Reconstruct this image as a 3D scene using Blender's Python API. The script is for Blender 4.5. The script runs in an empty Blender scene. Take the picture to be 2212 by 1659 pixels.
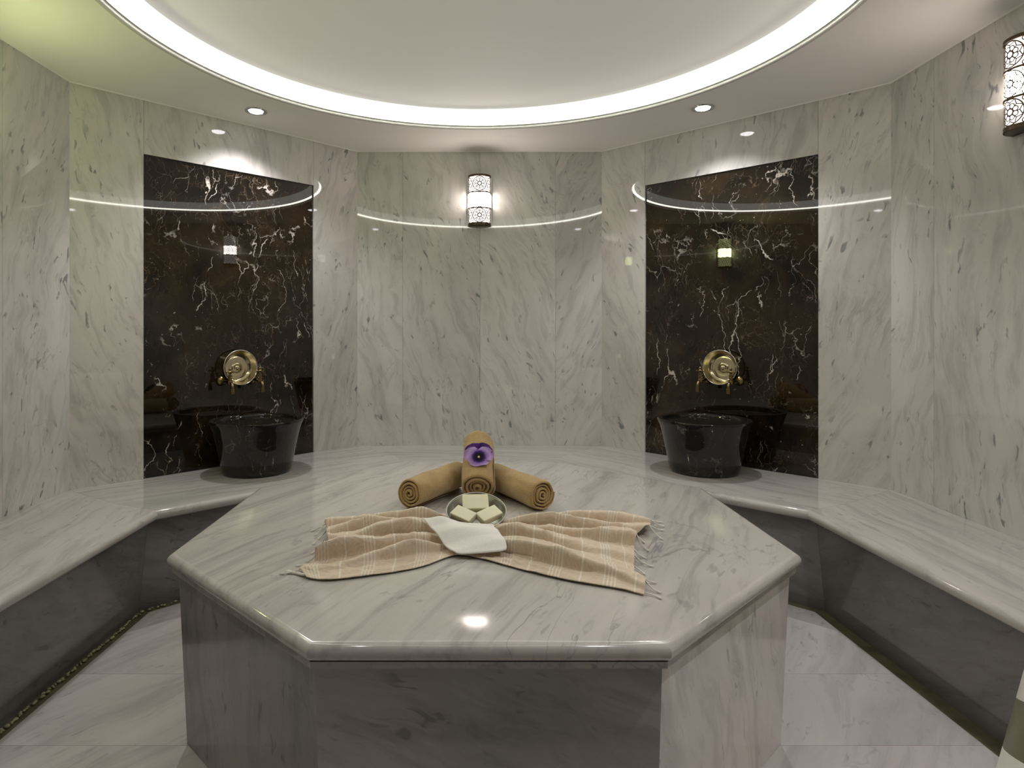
import bpy, bmesh, math, random
from mathutils import Vector, Matrix, noise
random.seed(7)
PI = math.pi
scn = bpy.context.scene
C = scn.collection

# ------------------------------------------------------------------ camera
F, PU, PV, ZC = 1343.0, 1020.0, 713.0, 1.29          # focal length and horizon of the photo, eye height
cam_d = bpy.data.cameras.new('camera'); cam = bpy.data.objects.new('camera', cam_d); C.objects.link(cam)
cam.location = (0, 0, ZC)
cam.rotation_euler = (PI/2, 0, 0)
cam_d.sensor_width = 36.0; cam_d.lens = 36.0*F/2212
cam_d.shift_x = (1106-PU)/2212; cam_d.shift_y = (PV-829.5)/2212
cam_d.clip_start = 0.02
scn.camera = cam

def at(u, v, z):
    """point of the horizontal plane z seen at photo pixel (u, v)"""
    y = (ZC-z)*F/(v-PV)
    return Vector(((u-PU)/F*y, y, z))

# ------------------------------------------------------------------ mesh helpers
class MB:
    def __init__(s):
        s.v = []; s.f = []; s.t = []; s.c = []
    def face(s, pts, tex=None, tint=1.0):
        i0 = len(s.v)
        s.v += [Vector(p) for p in pts]
        s.f.append(list(range(i0, i0+len(pts))))
        s.t.append(tex if tex else [Vector(p) for p in pts])
        s.c.append(tint)
    def grid(s, rows, close=False, tex=None, tint=1.0, cap0=False, cap1=False):
        """rows: list of equally long lists of points, shared vertices"""
        n = len(rows[0]); i0 = len(s.v)
        for r in rows: s.v += [Vector(p) for p in r]
        fl = tex if tex else (lambda p, i, j: Vector(p))
        for i in range(len(rows)-1):
            for j in range(n if close else n-1):
                k = (j+1) % n
                s.f.append([i0+i*n+j, i0+i*n+k, i0+(i+1)*n+k, i0+(i+1)*n+j])
                s.t.append([fl(rows[i][j], i, j), fl(rows[i][k], i, j+1), fl(rows[i+1][k], i+1, j+1), fl(rows[i+1][j], i+1, j)])
                s.c.append(tint)
        if cap0:
            s.f.append([i0+j for j in range(n)][::-1]); s.t.append([Vector(p) for p in rows[0]][::-1]); s.c.append(tint)
        if cap1:
            b = i0+(len(rows)-1)*n
            s.f.append([b+j for j in range(n)]); s.t.append([Vector(p) for p in rows[-1]]); s.c.append(tint)
    def box(s, x0, x1, y0, y1, z0, z1, **k):
        p = [(x0,y0,z0),(x1,y0,z0),(x1,y1,z0),(x0,y1,z0),(x0,y0,z1),(x1,y0,z1),(x1,y1,z1),(x0,y1,z1)]
        for q in ((3,2,1,0),(4,5,6,7),(0,1,5,4),(1,2,6,5),(2,3,7,6),(3,0,4,7)):
            s.face([p[i] for i in q], **k)
    def lathe(s, prof, n=32, M=None, cap0=False, cap1=False):
        M = M or Matrix.Identity(4)
        rows = [[M @ Vector((r*math.cos(2*PI*k/n), r*math.sin(2*PI*k/n), z)) for k in range(n)] for r, z in prof]
        s.grid(rows, close=True, cap0=cap0, cap1=cap1)
    def tube(s, path, rad, n=10, caps=True):
        path = [Vector(p) for p in path]; rows = []
        up = Vector((0, 0, 1)); prev = None
        for i, p in enumerate(path):
            d = (path[min(i+1, len(path)-1)]-path[max(i-1, 0)]).normalized()
            if prev is None:
                a = d.cross(up)
                if a.length < .05: a = d.cross(Vector((1, 0, 0)))
                a.normalize()
            else:
                a = (prev - d*prev.dot(d)).normalized()
            prev = a; b = d.cross(a)
            r = rad[i] if isinstance(rad, (list, tuple)) else rad
            rows.append([p + (a*math.cos(2*PI*k/n)+b*math.sin(2*PI*k/n))*r for k in range(n)])
        s.grid(rows, close=True, cap0=caps, cap1=caps)
    def build(s, name, mat, parent=None, smooth=False, angle=None, M=None):
        me = bpy.data.meshes.new(name)
        me.from_pydata([tuple(p) for p in s.v], [], s.f)
        a = me.attributes.new('mpos', 'FLOAT_VECTOR', 'CORNER')
        flat = [c for t in s.t for p in t for c in p]
        a.data.foreach_set('vector', flat)
        b = me.attributes.new('tint', 'FLOAT', 'FACE')
        b.data.foreach_set('value', s.c)
        if M: me.transform(M)
        bm = bmesh.new(); bm.from_mesh(me)
        bmesh.ops.recalc_face_normals(bm, faces=bm.faces)
        bm.to_mesh(me); bm.free()
        me.materials.append(mat)
        if smooth:
            for p in me.polygons: p.use_smooth = True
            if angle:
                try: me.set_sharp_from_angle(angle=math.radians(angle))
                except Exception: pass
        o = bpy.data.objects.new(name, me); C.objects.link(o)
        if parent: o.parent = parent
        return o

def tag(o, label=None, cat=None, group=None, kind=None):
    if label: o['label'] = label
    if cat: o['category'] = cat
    if group: o['group'] = group
    if kind: o['kind'] = kind
    return o
def thing(name, label, cat, loc=(0,0,0), rotz=0, group=None):
    o = bpy.data.objects.new(name, None); C.objects.link(o)
    o.location = loc; o.rotation_euler = (0, 0, rotz); o.empty_display_size = .1
    return tag(o, label, cat, group)
def copy_tree(o, parent=None):
    c = o.copy(); C.objects.link(c)
    if parent: c.parent = parent
    for ch in [x for x in bpy.data.objects if x.parent == o]: copy_tree(ch, c)
    return c

# ------------------------------------------------------------------ materials
def new_mat(name):
    m = bpy.data.materials.new(name); m.use_nodes = True
    nt = m.node_tree; nt.nodes.clear()
    out = nt.nodes.new('ShaderNodeOutputMaterial')
    return m, nt, out
class NT:
    def __init__(s, nt): s.nt = nt
    def n(s, t, **k):
        x = s.nt.nodes.new('ShaderNode'+t)
        for a, b in k.items(): setattr(x, a, b)
        return x
    def l(s, a, b): s.nt.links.new(a, b)
    def val(s, sock, v):
        if hasattr(v, 'is_linked') or isinstance(v, bpy.types.NodeSocket): s.l(v, sock)
        else: sock.default_value = v
    def math(s, op, a, b=None, clamp=False):
        x = s.n('Math', operation=op, use_clamp=clamp); s.val(x.inputs[0], a)
        if b is not None: s.val(x.inputs[1], b)
        return x.outputs[0]
    def vmath(s, op, a, b=None):
        x = s.n('VectorMath', operation=op); s.val(x.inputs[0], a)
        if b is not None:
            s.val(x.inputs[3 if op == 'SCALE' else 1], b)
        return x.outputs[0]
    def noise(s, vec, scale, detail=4, rough=.5, dist=0):
        x = s.n('TexNoise'); s.l(vec, x.inputs['Vector'])
        x.inputs['Scale'].default_value = scale; x.inputs['Detail'].default_value = detail
        x.inputs['Roughness'].default_value = rough; x.inputs['Distortion'].default_value = dist
        return x
    def ramp(s, fac, stops):
        x = s.n('ValToRGB'); s.l(fac, x.inputs[0]); e = x.color_ramp.elements
        e[0].position, e[0].color = stops[0][0], col(stops[0][1])
        e[1].position, e[1].color = stops[-1][0], col(stops[-1][1])
        for p, c in stops[1:-1]:
            q = e.new(p); q.color = col(c)
        return x.outputs[0]
    def mix(s, fac, a, b, mode='MIX'):
        x = s.n('Mix', data_type='RGBA', blend_type=mode)
        s.val(x.inputs[0], fac); s.val(x.inputs[6], a if not isinstance(a, tuple) else col(a)); s.val(x.inputs[7], b if not isinstance(b, tuple) else col(b))
        return x.outputs[2]
def col(c):
    if isinstance(c, (int, float)): return (c, c, c, 1)
    return tuple(c)+(1,) if len(c) == 3 else tuple(c)
def principled(N, out, color, rough=.5, metal=0, spec=.5, bump=None, **k):
    b = N.n('BsdfPrincipled')
    N.val(b.inputs['Base Color'], col(color) if not isinstance(color, bpy.types.NodeSocket) else color)
    N.val(b.inputs['Roughness'], rough); b.inputs['Metallic'].default_value = metal
    b.inputs['Specular IOR Level'].default_value = spec
    for a, v in k.items(): N.val(b.inputs[a.replace('_', ' ')], v)
    if bump: N.l(bump, b.inputs['Normal'])
    N.l(b.outputs[0], out.inputs[0])
    return b
def bump_of(N, h, strength, dist=.01):
    x = N.n('Bump'); x.inputs['Strength'].default_value = strength; x.inputs['Distance'].default_value = dist
    N.l(h, x.inputs['Height']); return x.outputs[0]

def marble(name, light, mid, dark, rough=.03, vein=.5, speck=.8, warm=.5, ior=1.55, spec=.5, warp=.4, st=(4.2, .85), line=.6):
    """polished grey marble; mpos.x runs across the streaks, mpos.y along them"""
    m, nt, out = new_mat(name); N = NT(nt)
    at_ = N.n('Attribute', attribute_name='mpos').outputs['Vector']
    w = N.noise(at_, 1.3, 3, .5).outputs['Color']
    w = N.vmath('SCALE', N.vmath('SUBTRACT', w, (.5, .5, .5)), warp)
    p = N.vmath('ADD', at_, w)
    st_ = N.vmath('MULTIPLY', p, (st[0], st[1], st[0]))
    big = N.noise(st_, .8, 8, .64, .5).outputs['Fac']
    base = N.ramp(big, [(.30, dark), (.46, mid), (.62, light)])
    # soft warm / cool drift
    dr = N.noise(at_, 1.1, 2, .5).outputs['Fac']
    tintc = N.ramp(dr, [(.35, (.95, 1.0, .965)), (.65, (1.04, .985, .985))])
    base = N.mix(warm, base, N.mix(1.0, base, tintc, 'MULTIPLY'))
    # fine streaks
    st2 = N.vmath('MULTIPLY', p, (st[0]*4.5, st[1]*2.2, st[0]*4.5))
    fs = N.noise(st2, 1.0, 6, .62, .4).outputs['Fac']
    fr = N.ramp(fs, [(.36, .72), (.5, 1.0), (.8, 1.07)])
    base = N.mix(vein, base, N.mix(1.0, base, fr, 'MULTIPLY'))
    # thin wandering veins
    st3 = N.vmath('MULTIPLY', p, (2.6, .8, 2.6))
    vn = N.noise(st3, 1.5, 5, .6, .9).outputs['Fac']
    va = N.math('ABSOLUTE', N.math('SUBTRACT', vn, .5))
    vm = N.ramp(va, [(0, 1.0), (.013, 0.0)])
    msk = N.ramp(N.noise(at_, 2.3, 3, .5).outputs['Fac'], [(.48, 0.0), (.66, 1.0)])
    f = N.math('MULTIPLY', N.math('MULTIPLY', vm, msk), line)
    base = N.mix(f, base, (dark[0]*.55, dark[1]*.57, dark[2]*.6))
    # dark elongated specks
    st4 = N.vmath('MULTIPLY', p, (34, 11, 34))
    sp = N.noise(st4, 1.0, 2, .5, .5).outputs['Fac']
    sm = N.ramp(N.noise(at_, 4.0, 2, .5).outputs['Fac'], [(.40, 0.0), (.58, 1.0)])
    f = N.math('MULTIPLY', N.math('MULTIPLY', N.ramp(sp, [(.63, 0.0), (.71, 1.0)]), sm), speck)
    base = N.mix(f, base, (dark[0]*.34, dark[1]*.36, dark[2]*.40))
    st5 = N.vmath('MULTIPLY', N.vmath('ADD', p, (5.3, 2.7, 9.1)), (13, 4.5, 13))
    sp2 = N.noise(st5, 1.0, 5, .65, 1.2).outputs['Fac']
    f = N.math('MULTIPLY', N.ramp(sp2, [(.685, 0.0), (.74, 1.0)]), speck*.8)
    base = N.mix(f, base, (dark[0]*.36, dark[1]*.37, dark[2]*.38))
    tn = N.n('Attribute', attribute_name='tint').outputs['Fac']
    cmb = N.n('CombineColor'); [N.l(tn, cmb.inputs[i]) for i in range(3)]
    base = N.mix(1.0, base, cmb.outputs[0], 'MULTIPLY')
    principled(N, out, base, rough, 0, spec, IOR=ior)
    return m

def dark_marble(name, a, b, veincol, vein=1.0, rough=.015, scale=1.0):
    m, nt, out = new_mat(name); N = NT(nt)
    p0 = N.vmath('SCALE', N.n('Attribute', attribute_name='mpos').outputs['Vector'], scale)
    w = N.vmath('SCALE', N.vmath('SUBTRACT', N.noise(p0, 3.2, 5, .6).outputs['Color'], (.5, .5, .5)), .34)
    p = N.vmath('ADD', p0, w)
    cl = N.noise(p, 2.4, 8, .68, .4).outputs['Fac']
    base = N.ramp(cl, [(.40, a), (.60, ((a[0]+b[0])/2, (a[1]+b[1])/2, (a[2]+b[2])/2)), (.74, b)])
    # long white cracks: stretched cells
    def cracks(sc, sx, width, lo, hi, mscale, off):
        q = N.vmath('ADD', N.vmath('MULTIPLY', p, (sx, .55, 1)), off)
        v = N.n('TexVoronoi', feature='DISTANCE_TO_EDGE'); N.l(q, v.inputs['Vector']); v.inputs['Scale'].default_value = sc
        wn = N.math('MULTIPLY', N.noise(p0, 9, 4, .6).outputs['Fac'], width*2.0)
        d = N.math('SUBTRACT', 1.0, N.math('DIVIDE', v.outputs['Distance'], wn), True)
        ms = N.ramp(N.noise(N.vmath('ADD', p0, off), mscale, 3, .55).outputs['Fac'], [(lo, 0.0), (hi, 1.0)])
        return N.math('MULTIPLY', N.math('POWER', d, .8), ms)
    c1 = cracks(3.0, 2.4, .017, .545, .60, 4.2, (3.1, 1.7, .4))
    c2 = cracks(6.0, 2.1, .020, .53, .62, 5.0, (7.3, 2.2, 5.1))
    c3 = cracks(15, 1.6, .026, .48, .66, 4.0, (1.3, 9.2, 2.1))
    base = N.mix(N.math('MULTIPLY', c3, .35*vein), base, (veincol[0]*.55, veincol[1]*.45, veincol[2]*.35))
    base = N.mix(N.math('MULTIPLY', c2, .42*vein), base, veincol)
    base = N.mix(N.math('MULTIPLY', c1, vein), base, veincol)
    fl = N.noise(p0, 48, 2, .5).outputs['Fac']
    base = N.mix(N.math('MULTIPLY', N.ramp(fl, [(.71, 0.0), (.77, 1.0)]), .45*vein), base, veincol)
    principled(N, out, base, rough, 0, .5, IOR=1.52)
    return m

def plain(name, c, rough=.5, metal=0, spec=.5, nscale=None, namp=.12, bumpk=0, **k):
    m, nt, out = new_mat(name); N = NT(nt)
    tc = N.n('TexCoord').outputs['Object']
    nz = N.noise(tc, nscale or 8, 4, .55).outputs['Fac']
    base = N.ramp(nz, [(.3, tuple(x*(1-namp) for x in c)), (.7, tuple(min(1, x*(1+namp)) for x in c))])
    principled(N, out, base, rough, metal, spec, bump_of(N, nz, bumpk, .004) if bumpk else None, **k)
    return m
def emit(name, c, s):
    m, nt, out = new_mat(name); N = NT(nt)
    e = N.n('Emission'); e.inputs[0].default_value = col(c); e.inputs[1].default_value = s
    N.l(e.outputs[0], out.inputs[0]); return m

MWALL = marble('wall_marble', (.63, .61, .575), (.575, .56, .53), (.475, .468, .445), vein=.6, speck=.8, line=.4, warp=.35, st=(4.6, 1.1))
MBENCH = marble('bench_marble', (.55, .53, .505), (.49, .475, .45), (.40, .392, .375), vein=.6, speck=.35, rough=.05, warp=.16, st=(5.5, .55), line=.4)
MPLAT = marble('platform_marble', (.55, .53, .495), (.495, .48, .45), (.395, .388, .37), vein=.7, speck=.3, rough=.11, warp=.16, st=(5.0, .60), line=.7)
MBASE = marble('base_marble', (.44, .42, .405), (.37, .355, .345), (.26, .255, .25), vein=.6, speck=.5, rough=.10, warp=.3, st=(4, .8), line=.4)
MFLOOR = marble('floor_marble', (.68, .645, .63), (.62, .59, .575), (.50, .485, .48), vein=.5, speck=.35, rough=.12, warp=.22, st=(4, .6), line=.5)
MDARK = dark_marble('brown_marble', (.0045, .0030, .0018), (.048, .029, .012), (.62, .57, .50))
MBASIN = dark_marble('basin_marble', (.007, .0065, .0055), (.022, .019, .015), (.35, .34, .32), vein=.35, rough=.04, scale=1.6)
MGROUT = plain('grout', (.33, .32, .30), .7)
MGUT = plain('wet_gutter', (.15, .14, .085), .35, nscale=14, namp=.3)
MCEIL = plain('ceiling_paint', (.90, .875, .845), .75, spec=.2, nscale=3, namp=.012)
MLIP = plain('ceiling_lip_paint', (.60, .60, .575), .6, spec=.3, nscale=3, namp=.02)
MCHROME = plain('chrome', (.55, .55, .56), .15, 1.0)
MBRONZE = plain('bronze', (.085, .058, .034), .38, .7, nscale=20)
MBRASS = plain('aged_brass', (.27, .205, .095), .24, 1.0, nscale=30, namp=.3)
MTINNED = plain('tinned_brass', (.62, .55, .38), .16, 1.0, nscale=18, namp=.12)
MSTEEL = plain('brushed_steel', (.52, .52, .47), .26, 1.0, nscale=25, namp=.08)
MSOAP = plain('soap', (.80, .78, .56), .45, nscale=16, namp=.04, Subsurface_Weight=.15)
MCORD = plain('fringe_cotton', (.74, .70, .62), .9, nscale=90, namp=.1)
MPED = plain('white_stone', (.93, .92, .85), .3, nscale=5, namp=.05)
MSHADOW = plain('white_stone_shadow', (.17, .17, .10), .35, nscale=6, namp=.25)  # shadow across the white pedestal, put in as an olive-grey colour
MBEAD = plain('pale_chips', (.40, .38, .25), .25, nscale=40, namp=.3)
MRIM = plain('bright_rim', (.74, .71, .64), .25, 1.0, nscale=20)
MSILVER = plain('pale_metal', (.62, .60, .55), .35, .8)
m, nt, out = new_mat('water'); N = NT(nt)
principled(N, out, (.012, .013, .010), .015, 0, .5, bump_of(N, N.noise(N.n('TexCoord').outputs['Object'], 5, 2).outputs['Fac'], .03, .01), IOR=1.33); MWATER = m
# terry towel
m, nt, out = new_mat('tan_terry'); N = NT(nt)
tc = N.n('TexCoord').outputs['Object']
n1 = N.noise(tc, 260, 2, .6).outputs['Fac']; n2 = N.noise(tc, 22, 3, .5).outputs['Fac']
base = N.mix(.5, N.ramp(n1, [(.3, (.34, .225, .090)), (.7, (.54, .39, .175))]), N.ramp(n2, [(.3, (.39, .265, .112)), (.7, (.53, .38, .17))]))
principled(N, out, base, .95, 0, .1, bump_of(N, N.math('ADD', n1, n2), .7, .004), Sheen_Weight=.3); MTERRY = m
# striped flat-woven towel: mpos.x = metres along the cloth
m, nt, out = new_mat('striped_cotton'); N = NT(nt)
sx = N.n('SeparateXYZ'); N.l(N.n('Attribute', attribute_name='mpos').outputs['Vector'], sx.inputs[0])
u = N.math('MODULO', N.math('ADD', sx.outputs[0], .775 + .02), .155)
def line(cen, wd):
    d = N.math('ABSOLUTE', N.math('SUBTRACT', u, cen))
    return N.math('SUBTRACT', 1.0, N.math('DIVIDE', d, wd), True)
tot = None
for c_, w_ in ((.020, .0026), (.030, .0026), (.040, .0026), (.050, .0026), (.110, .0036)):
    L_ = N.math('MULTIPLY', line(c_, w_), 1.6, True)
    tot = L_ if tot is None else N.math('MAXIMUM', tot, L_)
tc = N.n('TexCoord').outputs['Object']
wv = N.noise(N.vmath('MULTIPLY', tc, (60, 320, 60)), 1, 2, .5).outputs['Fac']
cb = N.ramp(wv, [(.3, (.60, .495, .375)), (.7, (.71, .60, .47))])
base = N.mix(N.math('MULTIPLY', tot, .85), cb, (.78, .73, .64))
principled(N, out, base, .9, 0, .1, bump_of(N, wv, .35, .002), Sheen_Weight=.15); MSTRIPE = m
m, nt, out = new_mat('white_cotton'); N = NT(nt)
wv = N.noise(N.vmath('MULTIPLY', N.n('TexCoord').outputs['Object'], (300, 300, 300)), 1, 2, .5).outputs['Fac']
principled(N, out, N.ramp(wv, [(.3, (.80, .785, .735)), (.7, (.88, .865, .815))]), .85, 0, .1, bump_of(N, wv, .25, .001)); MWHITE = m
def petal_mat(name, stops):
    m, nt, out = new_mat(name); N = NT(nt)
    s = N.n('SeparateXYZ'); N.l(N.n('Attribute', attribute_name='mpos').outputs['Vector'], s.inputs[0])
    nz = N.noise(N.vmath('MULTIPLY', N.n('Attribute', attribute_name='mpos').outputs['Vector'], (3, 40, 1)), 1, 2).outputs['Fac']
    r = N.math('ADD', s.outputs[0], N.math('MULTIPLY', N.math('SUBTRACT', nz, .5), .16))
    principled(N, out, N.ramp(r, stops), .6, 0, .2); return m
MLILAC = petal_mat('lilac_petal', [(.0, (.006, .002, .012)), (.31, (.006, .002, .016)), (.44, (.06, .018, .17)), (.57, (.30, .17, .46)), (.80, (.47, .33, .60)), (1.0, (.36, .22, .52))])
MVIOLET = petal_mat('violet_petal', [(0, (.02, .004, .05)), (.6, (.045, .008, .11)), (1, (.06, .012, .15))])
MEYE = plain('yellow_eye', (.75, .68, .35), .6)
E_RING = emit('cove_glow', (1.0, 1.0, .91), 1.7)
E_LED = emit('led_glow', (1.0, .985, .87), 23.0)
m, nt, out = new_mat('ceiling_disc_fill_glow'); N = NT(nt)
principled(N, out, (.84, .82, .79), .7, 0, .2, None, Emission_Color=(1.0, .97, .90, 1), Emission_Strength=.095); MDISC = m  # faint glow added to brighten the ceiling disc, which is no lamp
E_SPOT = emit('lamp_glow', (1.0, .97, 1.0), 14.0)
E_WARM = [emit('warm_bulb_glow', (1.0, .89, .82), 66), emit('warm_diffuser_glow', (1.0, .90, .84), 1.9)]
E_WARM2 = [emit('soft_bulb_glow', (1.0, .88, .80), 42), E_WARM[1]]
E_GREEN = [emit('yellow_bulb_glow', (.88, 1.0, .40), 95), emit('yellow_diffuser_glow', (.86, 1.0, .42), 3.0)]

# ------------------------------------------------------------------ room outline
ZCEIL = ZC+1.273
BL, BR = Vector((-.8167, 4.425, 0)), Vector((.921, 4.420, 0))
LC, RC = Vector((-2.060, 3.18, 0)), Vector((2.153, 3.195, 0))
LF, RF = Vector((-2.03, .15, 0)), Vector((2.12, .15, 0))
def struct(o): o['kind'] = 'structure'; return o
def wall_tex(off, ang, fl=1):
    ca, sa = math.cos(ang), math.sin(ang)
    return lambda u, v: Vector((ca*u*fl+sa*v+off[0], -sa*u*fl+ca*v+off[1], off[2]))
def wall(name, a, b, cells, ang, hole=None):
    """cells: (u0,u1,z0,z1) slabs in metres along a->b; gaps show the grout behind"""
    mb = MB(); d = (b-a); L = d.length; d.normalize(); nrm = Vector((d.y, -d.x, 0))
    P = lambda u, z, k=0: a + d*u - nrm*k + Vector((0, 0, z))
    g = .0006
    for (u0, u1, z0, z1) in cells:
        off = (random.uniform(0, 40), random.uniform(0, 40), random.uniform(0, 40))
        T = wall_tex(off, ang + random.uniform(-.16, .16), random.choice((1, -1)))
        tn = random.uniform(.95, 1.04)
        a0, a1, b0, b1 = u0+(g if u0 > .001 else 0), u1-(g if u1 < L-.001 else 0), z0, z1
        mb.face([P(a0, b0), P(a1, b0), P(a1, b1), P(a0, b1)], [T(a0, b0), T(a1, b0), T(a1, b1), T(a0, b1)], tn)
        for (q, r) in (((a0, b0), (a0, b1)), ((a1, b0), (a1, b1)), ((a0, b0), (a1, b0)), ((a0, b1), (a1, b1))):
            mb.face([P(*q), P(*r), P(r[0], r[1], .03), P(q[0], q[1], .03)], [T(*q), T(*r), T(r[0]+.03, r[1]), T(q[0]+.03, q[1])], tn*.8)
    o = mb.build(name, MWALL); struct(o); return o
def alongs(us, a, b):
    """photo columns -> metres along the wall a->b"""
    r = []
    for u in us:
        q = (u-PU)/F; d = b-a
        r.append((a.y*q-a.x)/(d.x-d.y*q)*d.length)
    return r
H0 = .4702
# back wall
Lb = (BR-BL).length
us = [0]+alongs([870, 1037, 1200], BL, BR)+[Lb]
wall('wall_back', BL, BR, [(us[i], us[i+1], H0, ZCEIL) for i in range(4)], .30)
# diagonal walls with the dark niche
NZ = 2.262
Ld = (BL-LC).length
n0, n1 = Ld/2-.5285, Ld/2+.5285
for nm, a, b in (('wall_back_left', LC, BL), ('wall_back_right', BR, RC)):
    L = (b-a).length; n0, n1 = L/2-.5285, L/2+.5285
    wall(nm, a, b, [(0, n0, H0, ZCEIL), (n0, n1, NZ, ZCEIL), (n1, L, H0, ZCEIL)], .25 if nm.endswith('left') else -.3)
Ll = (LC-LF).length
us = [Ll-x for x in (0, .46, .92, 1.5, 2.1, 2.6)]+[0]
us = us[::-1]
wall('wall_left', LF, LC, [(us[i], us[i+1], H0, ZCEIL) for i in range(6)], .12)
Lr = (RC-RF).length
us = [0, .30, .92, 1.5, 2.1, 2.6, Lr]
wall('wall_right', RC, RF, [(us[i], us[i+1], H0, ZCEIL) for i in range(6)], -.1)
# front wall around the doorway the camera looks through
wf = [(0, 1.1, 0, ZCEIL), (3.05, 4.15, 0, ZCEIL), (1.1, 3.05, 2.25, ZCEIL)]
wall('wall_front', RF, LF, wf, .1)

# niche panels (set 12 mm back)
def panel(name, a, b, label, seed):
    L = (b-a).length; d = (b-a).normalized(); nrm = Vector((d.y, -d.x, 0))
    mb = MB(); o3 = Vector((seed*7.3, seed*3.1, seed*1.7))
    P = lambda u, z, k: a + d*u - nrm*k + Vector((0, 0, z))
    u0, u1 = L/2-.528, L/2+.528
    T = lambda u, z: Vector((u, z, 0))+o3
    z0, z1 = .471, NZ-.0005
    mb.face([P(u0, z0, .012), P(u1, z0, .012), P(u1, z1, .012), P(u0, z1, .012)], [T(u0, z0), T(u1, z0), T(u1, z1), T(u0, z1)])
    for (q, r) in (((u0, z0), (u1, z0)), ((u1, z0), (u1, z1)), ((u1, z1), (u0, z1)), ((u0, z1), (u0, z0))):
        mb.face([P(*q, .012), P(*r, .012), P(*r, .03), P(*q, .03)], [T(*q), T(*r), T(*r), T(*q)])
    mb.face([P(u0, z0, .03), P(u1, z0, .03), P(u1, z1, .03), P(u0, z1, .03)])
    o = mb.build(name, MDARK)
    return tag(o, label, 'wall panel')
panel('brown_marble_slab', LC, BL, 'tall dark brown marble panel with white veins behind the left basin', 1.9)
panel('brown_marble_slab', BR, RC, 'tall dark brown marble panel with white veins behind the right basin', 5.2)

# ceiling: soffit with round opening, upper disc
room = [LF, LC, BL, BR, RC, RF]
HC, HR = Vector((.035, 2.455, 0)), 1.472
R2, Z2 = 1.405, ZCEIL+.098
def ray_poly(c, ang):
    d = Vector((math.cos(ang), math.sin(ang), 0)); best = None
    for i in range(len(room)):
        a, b = room[i], room[(i+1) % len(room)]; e = b-a
        den = d.x*e.y-d.y*e.x
        if abs(den) < 1e-9: continue
        t = ((a.x-c.x)*e.y-(a.y-c.y)*e.x)/den; s = ((a.x-c.x)*d.y-(a.y-c.y)*d.x)/den
        if t > 0 and -1e-6 <= s <= 1+1e-6 and (best is None or t < best): best = t
    return c+d*best
angs = sorted([2*PI*k/160 for k in range(160)]+[math.atan2((p-HC).y, (p-HC).x) % (2*PI) for p in room])
circ = lambda r, z: [HC+Vector((r*math.cos(a), r*math.sin(a), z)) for a in angs]
mb = MB()
mb.grid([[ray_poly(HC, a)+Vector((0, 0, ZCEIL)) for a in angs], circ(HR+.02, ZCEIL)], close=True)
struct(mb.build('ceiling', MCEIL))
mb = MB(); mb.grid([circ(R2, Z2), circ(.8, Z2), circ(.02, Z2)], close=True, cap1=True)
struct(mb.build('ceiling_disc', MDISC))
mb = MB()
prof = [(HR+.02, ZCEIL+.0005), (HR+.016, ZCEIL-.004), (HR+.003, ZCEIL-.004), (HR, ZCEIL), (HR, ZCEIL+.016), (HR-.006, ZCEIL+.016), (HR-.006, ZCEIL+.022)]
mb.grid([circ(r, z) for r, z in prof], close=True)
struct(mb.build('trim_1', MLIP, smooth=True, angle=40))
cove = thing('cove_light', 'glowing white ring of cove lighting round the circular ceiling recess', 'cove light', (HC.x, HC.y, ZCEIL))
CM = Matrix.Translation((-HC.x, -HC.y, -ZCEIL))
mb = MB(); mb.grid([circ(HR-.006, ZCEIL+.022), circ(HR-.0235, ZCEIL+.032)], close=True)
mb.build('led_strip', E_LED, cove, smooth=True, M=CM)
mb = MB(); mb.grid([circ(HR-.0235, ZCEIL+.032), circ(HR-.036, ZCEIL+.060), circ(R2, Z2)], close=True)
mb.build('diffuser', E_RING, cove, smooth=True, M=CM)
# thin pale bead where walls meet the ceiling
mb = MB()
for i in range(5):
    a, b = room[i], room[i+1]
    cen = Vector((0.04, 2.3, 0))
    d = (b-a).normalized(); nrm = Vector((d.y, -d.x, 0))
    z = Vector((0, 0, ZCEIL)); k = .006
    mb.face([a+z+Vector((0, 0, -k)), b+z+Vector((0, 0, -k)), b+nrm*k+z, a+nrm*k+z])
struct(mb.build('trim_2', MCEIL))

# ------------------------------------------------------------------ polygon offset helper
def mitre(pts, closed):
    n = len(pts); out = []
    for i in range(n):
        segs = []
        if closed or i > 0: segs.append((pts[i]-pts[i-1]).normalized())
        if closed or i < n-1: segs.append((pts[(i+1) % n]-pts[i]).normalized())
        ns = [Vector((-s.y, s.x, 0)) for s in segs]       # left normals
        if len(ns) == 1: out.append(ns[0])
        else:
            m = (ns[0]+ns[1]).normalized(); out.append(m/max(.2, m.dot(ns[0])))
    return out

# ------------------------------------------------------------------ floor and gutter
ZB = .47
lip = [Vector((-1.437, .15, 0)), Vector((-1.427, 2.823, 0)), Vector((-.40, 3.797, 0)), Vector((.494, 3.797, 0)), Vector((1.521, 2.823, 0)), Vector((1.562, 1.64, 0))]
wallp = [LF, LC, BL, BR, RC, RC+(RF-RC)*((3.195-1.64)/(3.195-.15))]
lm = mitre(lip, False)       # points towards the walls
mb = MB()
mb.face([p+Vector((0, 0, -.010)) for p in room][::-1])
gut = mb.build('trim_3', MGUT); struct(gut)
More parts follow.
